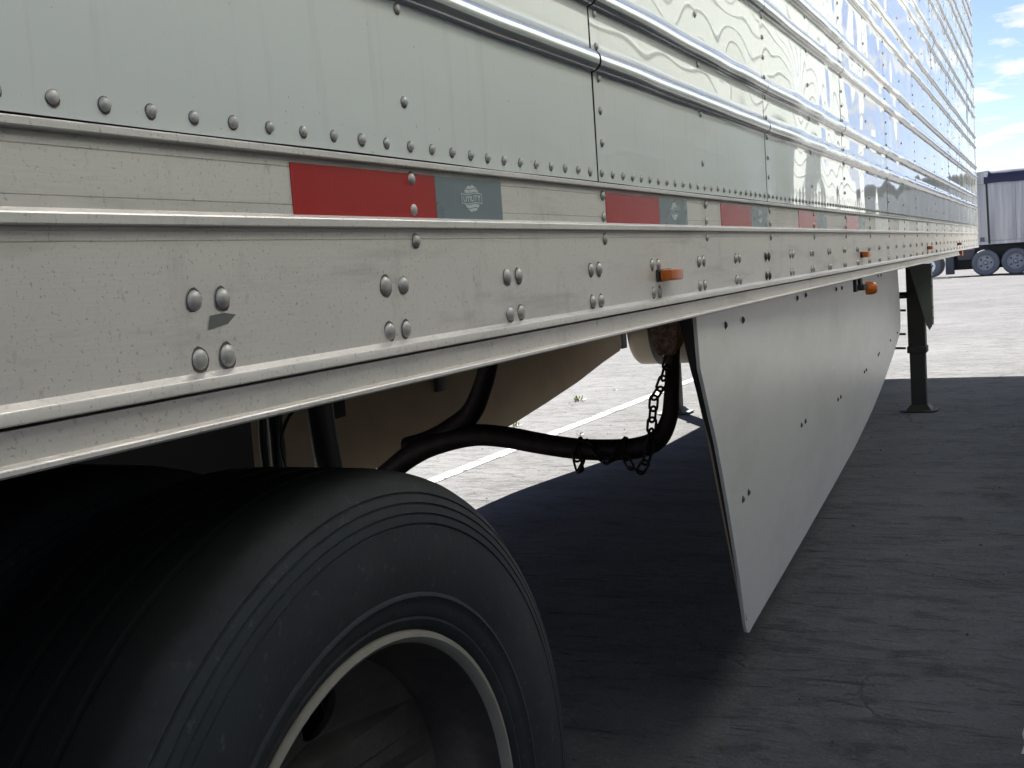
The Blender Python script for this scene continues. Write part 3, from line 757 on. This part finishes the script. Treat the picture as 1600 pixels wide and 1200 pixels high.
# spare carrier: bent bars hung under the floor -------------------
YR = 2.6
def PY(px, py, y=YR): return at_y(px, py, y)
car = part('spare_wheel_carrier', tube('spare_wheel_carrier', [PY(1052, 470), PY(1051, 560), PY(1049, 620), PY(1045, 655), PY(1028, 686), PY(995, 700), PY(950, 703), PY(900, 701), PY(845, 693), PY(790, 683), PY(740, 680), PY(690, 690), PY(650, 706), PY(610, 736), PY(580, 760)],
           [0.024, 0.025, 0.027, 0.030, 0.035, 0.038, 0.039, 0.039, 0.040, 0.041, 0.042, 0.044, 0.046, 0.042, 0.040], RUST, 14, 6))
for nm, pts, rr in (('carrier_arm', [(772, 520), (762, 575), (752, 610), (736, 645), (706, 672), (670, 691), (636, 700)], [0.036, 0.036, 0.037, 0.041, 0.047, 0.046, 0.043]),):
    part(nm, tube(nm, [PY(a, b, YR + 0.02) for a, b in pts], rr, RUST, 14, 6))
q = PY(1047, 525, YR)
bmq = bmesh.new(); bmesh.ops.create_cube(bmq, size=1)
bmesh.ops.subdivide_edges(bmq, edges=bmq.edges[:], cuts=5, use_grid_fill=True)
for v in bmq.verts:
    s = 1.0 - 0.55 * max(0, -v.co.z * 2 - 0.0) ** 1.5
    v.co = Vector((v.co.x * 0.095 * s, v.co.y * 0.09, v.co.z * 0.13)) + Vector((random.uniform(-1, 1), random.uniform(-1, 1), random.uniform(-1, 1))) * 0.0025 + Vector((q[0] + 0.0, q[1] - 0.02, q[2] + 0.005))
me = bpy.data.meshes.new('carrier_bracket'); bmq.to_mesh(me); bmq.free(); me.materials.append(RUSTS); part('carrier_bracket', smooth_angle(me, 40))
part('bracket_beam', boxm('bracket_beam', (q[0] + 0.02, q[1] + 0.02, q[2] + 0.10), (0.14, 0.16, 0.09), BLKST, 0.004))
# reefer fuel tank
q0 = at_y(996, 540, 6.5)
tz = at_y(1030, 568, 6.5)[2] + 0.29
tk = lathe_x('fuel_tank', [(0.0, -0.012), (0.2, -0.010), (0.27, 0.0), (0.288, 0.02), (0.29, 0.05), (0.29, 1.05), (0.27, 1.10), (0.0, 1.115)], TANK, 48)
fuel = part('fuel_tank', tk, None, (q0[0] + 0.02, 6.5, tz))
for sx in (0.16, 0.9):
    stp = lathe_x('tank_strap', [(0.288, sx), (0.297, sx), (0.297, sx + 0.06), (0.288, sx + 0.06)], BLKST, 48)
    o = part('tank_strap', stp, None, (q0[0] + 0.02, 6.5, tz))

# landing legs ----------------------------------------------------
YL = 7.92; GL = gz(YL)
def landing(x):
    up = part('landing_leg', boxm('landing_leg', (x, YL, 0.745), (0.125, 0.125, 0.72), LEGM, 0.006))
    def sub(n, me):
        o = part(n, me); o.parent = up; o.matrix_parent_inverse = Matrix.Identity(4); return o
    sub('inner_tube', boxm('inner_tube', (x, YL, 0.18), (0.112, 0.112, 0.46), LEGM, 0.006))
    sub('collar', boxm('collar', (x, YL, 0.385), (0.142, 0.142, 0.05), LEGM, 0.005))
    ft = bmesh.new(); bmesh.ops.create_cube(ft, size=1)
    for v in ft.verts:
        s = 0.62 if v.co.z > 0 else 1.0
        v.co = Vector((x + v.co.x * 0.20 * s, YL + v.co.y * 0.20 * s, GL + 0.03 + v.co.z * 0.05))
    me = bpy.data.meshes.new('foot'); ft.to_mesh(me); ft.free(); me.materials.append(LEGM); sub('foot', me)
    pl = curve_mesh('sand_shoe', [[(-0.135, -0.09), (-0.10, -0.125), (0.10, -0.125), (0.135, -0.09), (0.135, 0.09), (0.10, 0.125), (-0.10, 0.125), (-0.135, 0.09)]], 0.004, LEGM)
    for v in pl.vertices: v.co = v.co + Vector((x, YL, GL + 0.0085 + 0.10 * max(0, abs(v.co.x) - 0.10)))
    sub('sand_shoe', pl)
    gs = curve_mesh('gusset', [[(-0.065, 0.40), (0.115, 0.40), (0.115, -0.07), (0.095, -0.10), (0.075, -0.06), (-0.03, 0.36)]], 0.003, GUSM)
    for v in gs.vertices: v.co = Vector((x + v.co.x, YL - 0.068 + v.co.z, 0.63 + v.co.y))
    sub('gusset', gs)
    gs2 = boxm('gusset_flange', (x + 0.118, YL - 0.02, 0.80), (0.006, 0.10, 0.46), GUSM); sub('gusset_flange', gs2)
    for z in (0.62, 0.70, 0.86, 0.93, 1.0): sub('bolt', dome('bolt', 0.010, 0.006, RIVD, 8, 3)).location = (x + 0.121, YL - 0.05, z)
landing(-0.262); landing(-W + 0.262 + 0.12)
part('leg_cross_shaft', lathe_x('leg_cross_shaft', [(0.0, -2.2), (0.025, -2.2), (0.025, -0.3), (0.0, -0.3)], LEGM, 12), None, (0, YL, 0.80))
for py in (462, 485, 522, 544):
    a = at_y(1398, py, 7.6); b = at_y(1414, py, 7.86)
    part('skirt_strut', tube('skirt_strut', [a, b], 0.009, BLKST, 8, 1))

# ------------------------------------------------------------------ chain hung on the carrier
CH = empty('rusty_chain', tuple(PY(1010, 700))); tag(CH, 'rusty twisted link chain draped over the bent carrier bar', 'chain')
def link_me(L=0.056, w=0.014, r=0.0046):
    c_ = []
    for k in range(9): a = math.pi * k / 8; c_.append((w * math.cos(a), L / 2 - w + w * math.sin(a)))
    for k in range(9): a = math.pi + math.pi * k / 8; c_.append((w * math.cos(a), -L / 2 + w + w * math.sin(a)))
    n, s = len(c_), 6; V, F = [], []
    for i in range(n):
        p = Vector((*c_[i], 0)); tn = (Vector((*c_[(i + 1) % n], 0)) - Vector((*c_[i - 1], 0))).normalized(); nn = Vector((0, 0, 1)).cross(tn)
        for k in range(s):
            a = 2 * math.pi * k / s; V.append(p + nn * (r * math.cos(a)) + Vector((0, 0, r * math.sin(a))))
    for i in range(n):
        for k in range(s): F.append((i * s + k, i * s + (k + 1) % s, ((i + 1) % n) * s + (k + 1) % s, ((i + 1) % n) * s + k))
    return fix(mesh('link', V, F, RUST, True))
LK = link_me()
YC = YR - 0.045
path = [(1046, 556, YC), (1040, 580, YC), (1034, 604, YC), (1022, 620, YC), (1020, 645, YC), (1018, 668, YC), (1016, 690, YC), (1013, 715, YC), (1000, 738, YC), (984, 730, YC), (976, 712, YC), (977, 686, YC + .04), (966, 712, YC), (944, 723, YC), (930, 706, YC), (914, 686, YC + .04), (902, 688, YC + .02), (900, 712, YC), (907, 738, YC), (912, 712, YC)]
pp = [Vector(at_y(a, b, y)) for a, b, y in path]
seglen = [0]
for a, b in zip(pp, pp[1:]): seglen.append(seglen[-1] + (b - a).length)
def along(s):
    for i in range(len(pp) - 1):
        if s <= seglen[i + 1]: return pp[i].lerp(pp[i + 1], (s - seglen[i]) / max(1e-6, seglen[i + 1] - seglen[i]))
    return pp[-1]
s, i = 0.0, 0; pitch = 0.039
while s + 0.045 < seglen[-1]:
    a, b = along(s), along(s + 0.045); d = (b - a)
    if d.length < 1e-4: d = Vector((0, 0, -1))
    d.normalize(); rot = d.to_track_quat('Y', 'Z') @ Matrix.Rotation((0.35 if i % 2 else 1.35) + random.uniform(-.25, .25), 3, 'Y').to_quaternion()
    o = bpy.data.objects.new('link', LK); COL.objects.link(o); o.parent = CH; o.location = (a + b) / 2 - CH.location; o.rotation_euler = rot.to_euler()
    s += pitch; i += 1

# ------------------------------------------------------------------ neighbouring trailer (its reflection fills the near panels)
NX = 1.32; NYF = 12.6
NB = empty('neighbouring_trailer', (NX + W / 2, 4.5, gz(4.5)))
tag(NB, 'white ribbed trailer parked alongside, seen reflected in the glossy side panels', 'trailer')
bpy.context.view_layer.update(); NBI = NB.matrix_world.inverted()
def npart(name, me, loc=None, rot=None):
    o = bpy.data.objects.new(name, me); COL.objects.link(o); o.parent = NB; o.matrix_parent_inverse = NBI
    if loc is not None: o.location = loc
    if rot is not None: o.rotation_euler = rot
    return o
npart('body', boxm('body', (NX + W / 2, NYF - 7.4, 2.60), (W - 0.03, 14.75, 2.92), SEAL))
npart('roof', boxm('roof', (NX + W / 2, NYF - 7.4, 4.085), (W, 14.8, 0.05), SKIN, 0.01))
npart('nose_wall', boxm('nose_wall', (NX + W / 2, NYF + 0.005, 2.6), (W - 0.1, 0.03, 2.9), SKIN))
npart('side_wall', boxm('side_wall', (NX + W - 0.006, NYF - 7.4, 2.68), (0.02, 14.8, 2.72), SKIN))
NRIB = [1.52 + 0.17 * k for k in range(15)]
pm = [make_panel('side_panel', -0.6096 + 0.0017, 0.6096 - 0.0017, True, 0.6, 40, skin_profile(True, NRIB, 0.0075, 0.009)) for _ in range(3)]
for m_ in pm:
    m_.materials.clear(); m_.materials.append(NSKIN); m_.materials.append(RIBM)
    for pl in m_.polygons:
        if any(abs(pl.center.z - rz) < 0.0075 for rz in NRIB): pl.material_index = 1

for k in range(12):
    npart('side_panel', pm[k % 3], (NX, NYF - 0.62 - 1.2192 * k, 0), (0, 0, math.pi))
o = npart('bottom_rail', extrude_y('bottom_rail', [(-x, z) for x, z in RP], -7.4, 7.4, ALU), (NX, NYF - 7.4, 0))
npart('rail_flange', extrude_y('rail_flange', [(-x, z) for x, z in RP2], -7.4, 4.6, ALU), (NX, NYF - 7.4, 0))
for y in (-0.6, -1.85):
    for x, fl_ in ((NX, True), (NX + W, False)):
        w_ = npart('wheel', wh_me, (x, y + 0.3, WZ), (0, 0, math.pi if fl_ else 0)); obj('tyre', ty_me, w_); obj('hub', hub_me, w_)
for x in (NX + 0.35, NX + W - 0.35):
    npart('landing_leg', boxm('landing_leg', (x, 8.3, 0.52), (0.12, 0.12, 1.22), LEGM, 0.005))
    npart('foot', boxm('foot', (x, 8.3, gz(8.3) + 0.03), (0.26, 0.24, 0.05), LEGM, 0.01))

# ------------------------------------------------------------------ far dump trailer rig
YD = 46.5; GD = gz(YD)
DT = empty('dump_trailer', (3.0, YD + 1.25, GD)); tag(DT, 'distant silver bulk trailer with rolled navy tarp and dusty wheels', 'trailer')
bpy.context.view_layer.update(); DTI = DT.matrix_world.inverted()
def dpart(name, me, loc=None, rot=None):
    o = bpy.data.objects.new(name, me); COL.objects.link(o); o.parent = DT; o.matrix_parent_inverse = DTI
    if loc is not None: o.location = loc
    if rot is not None: o.rotation_euler = rot
    return o
# body side made of sheets with slightly different faces
XB0, XB1 = -1.80, 9.6
xs = [XB0, -0.42, 0.95, 2.3, 3.7, 5.1, 6.5, 8.0, XB1]
for a, b in zip(xs, xs[1:]):
    dpart('side_sheet', boxm('side_sheet', ((a + b) / 2, YD + 0.02, 2.20), (b - a - 0.012, 0.04, 2.25), DUMP, 0.006))
dpart('body', boxm('body', ((XB0 + XB1) / 2, YD + 1.28, 2.20), (XB1 - XB0 - 0.02, 2.44, 2.24), DUMP))
dpart('lower_rail', boxm('lower_rail', ((XB0 + XB1) / 2, YD + 0.0, 1.02), (XB1 - XB0, 0.12, 0.12), DUMP, 0.01))
dpart('top_rail', boxm('top_rail', ((XB0 + XB1) / 2, YD - 0.02, 3.34), (XB1 - XB0, 0.10, 0.10), DUMP, 0.01))
V, F = [], []
n = 12
for i, x in enumerate(np.linspace(XB0 + 0.28, XB1 - 0.1, 30)):
    for k in range(n):
        a = math.pi * k / (n - 1)
        cs = math.cos(a); yy_ = YD + 1.25 - 1.33 * math.copysign(abs(cs) ** 0.35, cs)
        V.append((x, yy_, 3.30 + 0.50 * math.sin(a) ** 0.6 + 0.012 * math.sin(5 * x + k)))
for i in range(29):
    for k in range(n - 1): F.append((i * n + k, i * n + k + 1, (i + 1) * n + k + 1, (i + 1) * n + k))
F += [tuple(range(n))]
dpart('tarp', smooth_angle(fix(mesh('tarp', V, F, TARP)), 50))
dpart('tarp_cap', fix(mesh('tarp_cap', [(XB0, YD - 0.03, 3.30), (XB0 + 0.36, YD - 0.06, 3.30), (XB0 + 0.46, YD - 0.05, 3.80), (XB0 + 0.02, YD - 0.02, 3.76), (XB0, YD + 2.5, 3.30), (XB0 + 0.36, YD + 2.5, 3.30), (XB0 + 0.46, YD + 2.5, 3.80), (XB0 + 0.02, YD + 2.5, 3.76)], [(0, 1, 2, 3), (4, 7, 6, 5), (0, 4, 5, 1), (3, 2, 6, 7), (0, 3, 7, 4), (1, 5, 6, 2)], DUMP)))
q0 = at_y(1541, 287, YD - 0.08); q1 = at_y(1543.5, 335, YD - 0.08); q2 = at_y(1546, 381, YD - 0.08)
dpart('tarp_strap', tube('tarp_strap', [q0, q1, q2], 0.035, BLKST, 8, 3))
q = at_y(1535, 377, YD - 0.01); dpart('placard', boxm('placard', (q[0], YD - 0.012, q[2]), (0.16, 0.02, 0.30), simple('grey_placard', (0.12, 0.14, 0.15), 0.6)))
dpart('frame_beam', boxm('frame_beam', (1.5, YD + 0.85, 0.72), (13.0, 0.12, 0.30), BLKST)); dpart('frame_beam', boxm('frame_beam', (1.5, YD + 1.75, 0.72), (13.0, 0.12, 0.30), BLKST))
dpart('dark_filler_box', boxm('dark_filler_box', (3.2, YD + 1.3, GD + 0.75), (12.4, 1.3, 0.95), BLKST, 0.05))  # dark box added to darken the bright gap under the body
dpart('side_tank', boxm('side_tank', (-2.25, YD + 0.45, 0.62), (0.62, 0.5, 0.42), simple('dark_tank', (0.06, 0.055, 0.06), 0.5), 0.03))
wf = lathe_x('tyre', [(0.31, -0.10), (0.33, -0.02), (0.36, 0.0), (0.44, 0.005), (0.48, -0.01), (0.505, -0.04), (0.51, -0.08), (0.51, -0.22), (0.49, -0.27), (0.33, -0.28)], TYFAR, 40)
def far_rim(mat):
    C = lambda r, n, cx=0, cy=0: [(cx + r * math.cos(2 * math.pi * k / n), cy + r * math.sin(2 * math.pi * k / n)) for k in range(n)]
    b = lathe_x('wheel', [(0.315, -0.06), (0.318, -0.02), (0.30, -0.022), (0.285, -0.10), (0.28, -0.14)], mat, 40)
    d = curve_mesh('d', [C(0.283, 40)] + [C(0.036, 12, 0.2 * math.cos(2 * math.pi * k / 5), 0.2 * math.sin(2 * math.pi * k / 5)) for k in range(5)], 0.005, mat)
    for v in d.vertices: v.co = Vector((v.co.z - 0.12, v.co.x, v.co.y))
    hb = lathe_x('h', [(0.0, -0.02), (0.06, -0.025), (0.085, -0.05), (0.10, -0.12)], mat, 20)
    return join('wheel', [b, d, hb])
rimA, rimB = far_rim(STEELW), far_rim(BRIGHTW)
back = lathe_x('brake_drum', [(0.0, -0.20), (0.29, -0.20)], BLKST, 24)
for x, rm in ((-1.545, rimA), (-0.47, rimA), (-3.70, rimB), (7.2, rimA), (8.45, rimA)):
    for yy, rz in ((YD + 0.03, -math.pi / 2), (YD + 2.45, math.pi / 2)):
        w_ = dpart('wheel', rm, (x, yy, GD + 0.505), (0, 0, rz)); obj('tyre', wf, w_); obj('brake_drum', back, w_)
q = at_y(1484, 420, YD + 0.1)
dpart('mud_flap', boxm('mud_flap', (-2.86, YD + 0.35, 0.27), (0.30, 0.55, 0.78), simple('grey_flap', (0.07, 0.075, 0.085), 0.7), 0.01))

# ------------------------------------------------------------------ tree line beyond the lot (seen mirrored in the far panels)
V, F = [], []
for k in range(70):
    x = random.uniform(-70, 110); y = random.uniform(165, 185); H = random.uniform(5.5, 10.5); g_ = gz(y)
    for _ in range(150):
        u, w2 = random.random(), random.uniform(0, 6.28); hh = random.random() ** 0.8
        rr = H * 0.42 * math.sqrt(u) * math.sin(math.pi * min(1, 0.18 + 0.8 * hh))
        c_ = Vector((x + rr * math.cos(w2), y + rr * math.sin(w2), g_ + H * (0.05 + 0.95 * hh)))
        for _q in range(2):
            n1 = Vector((random.gauss(0, 1), random.gauss(0, 1), random.gauss(0, 1))).normalized(); n2 = n1.orthogonal().normalized(); sz = random.uniform(0.3, 0.75)
            b = len(V); V += [c_ + n1 * sz, c_ + n2 * sz * 0.7, c_ - n1 * sz, c_ - n2 * sz * 0.7]; F.append((b, b + 1, b + 2, b + 3))
tl = tag(obj('tree_line', mesh('tree_line', V, F, TREE)), 'far dark green tree line past the lot', 'trees', kind='stuff')

# ------------------------------------------------------------------ weeds in the pavement
for px, py, s, lab in ((903, 622, 1.0, 'largest green weed tuft in the sunlit pavement beyond the painted line'), (962, 606, 0.55, 'small green weed tuft near the fuel tank, farthest back'), (908, 676, 0.5, 'small green weed tuft next to the painted line above the bent bar'), (806, 662, 0.7, 'thin upright weed just under the tan skirt edge')):
    q = at_g(px, py + 4); V, F = [], []
    for _ in range(int(34 * s)):
        a = random.uniform(0, 6.28); L = random.uniform(0.025, 0.075) * s; r0 = random.uniform(0, 0.06) * s; el = random.uniform(0.2, 1.3)
        b0 = Vector((q[0] + r0 * math.cos(a), q[1] + r0 * math.sin(a), q[2])); d = Vector((math.cos(a) * math.cos(el), math.sin(a) * math.cos(el), math.sin(el)))
        sd = Vector((-math.sin(a), math.cos(a), 0)) * 0.006 * s
        b = len(V); V += [b0 - sd * .4, b0 + sd * .4, b0 + d * L * .6 + sd, b0 + d * L, b0 + d * L * .6 - sd]; F.append((b, b + 1, b + 2, b + 3, b + 4))
    me = mesh('weed_tuft', V, F, LEAF)
    for v in me.vertices: v.co -= Vector(q)
    tag(obj('weed_tuft', me, None, tuple(q)), lab, 'weed', 'weeds in the pavement')

# ------------------------------------------------------------------ loose grit on the pavement
V, F = [], []
GRIT = simple('grit_stone', (0.10, 0.095, 0.088), 0.85, 0, 0.6, 3)
for _ in range(900):
    x = random.uniform(-3.6, 1.2); y = random.uniform(0.8, 13.0); r_ = 0.0022 + 0.006 * random.random() ** 4; z = gz(y)
    b = len(V); V += [(x + r_, y, z + r_ * .4), (x - r_ * .8, y + r_ * .3, z + r_ * .4), (x, y + r_ * .9, z + r_ * .35), (x + r_ * .2, y - r_ * .8, z + r_ * .4), (x, y, z + r_ * random.uniform(.7, 1.1)), (x, y, z - r_ * .2)]
    F += [(b, b + 2, b + 4), (b + 2, b + 1, b + 4), (b + 1, b + 3, b + 4), (b + 3, b, b + 4), (b + 2, b, b + 5), (b + 1, b + 2, b + 5), (b + 3, b + 1, b + 5), (b, b + 3, b + 5)]
tag(obj('grit', mesh('grit', V, F, GRIT)), 'loose dark grit scattered over the pavement', 'grit', kind='stuff')
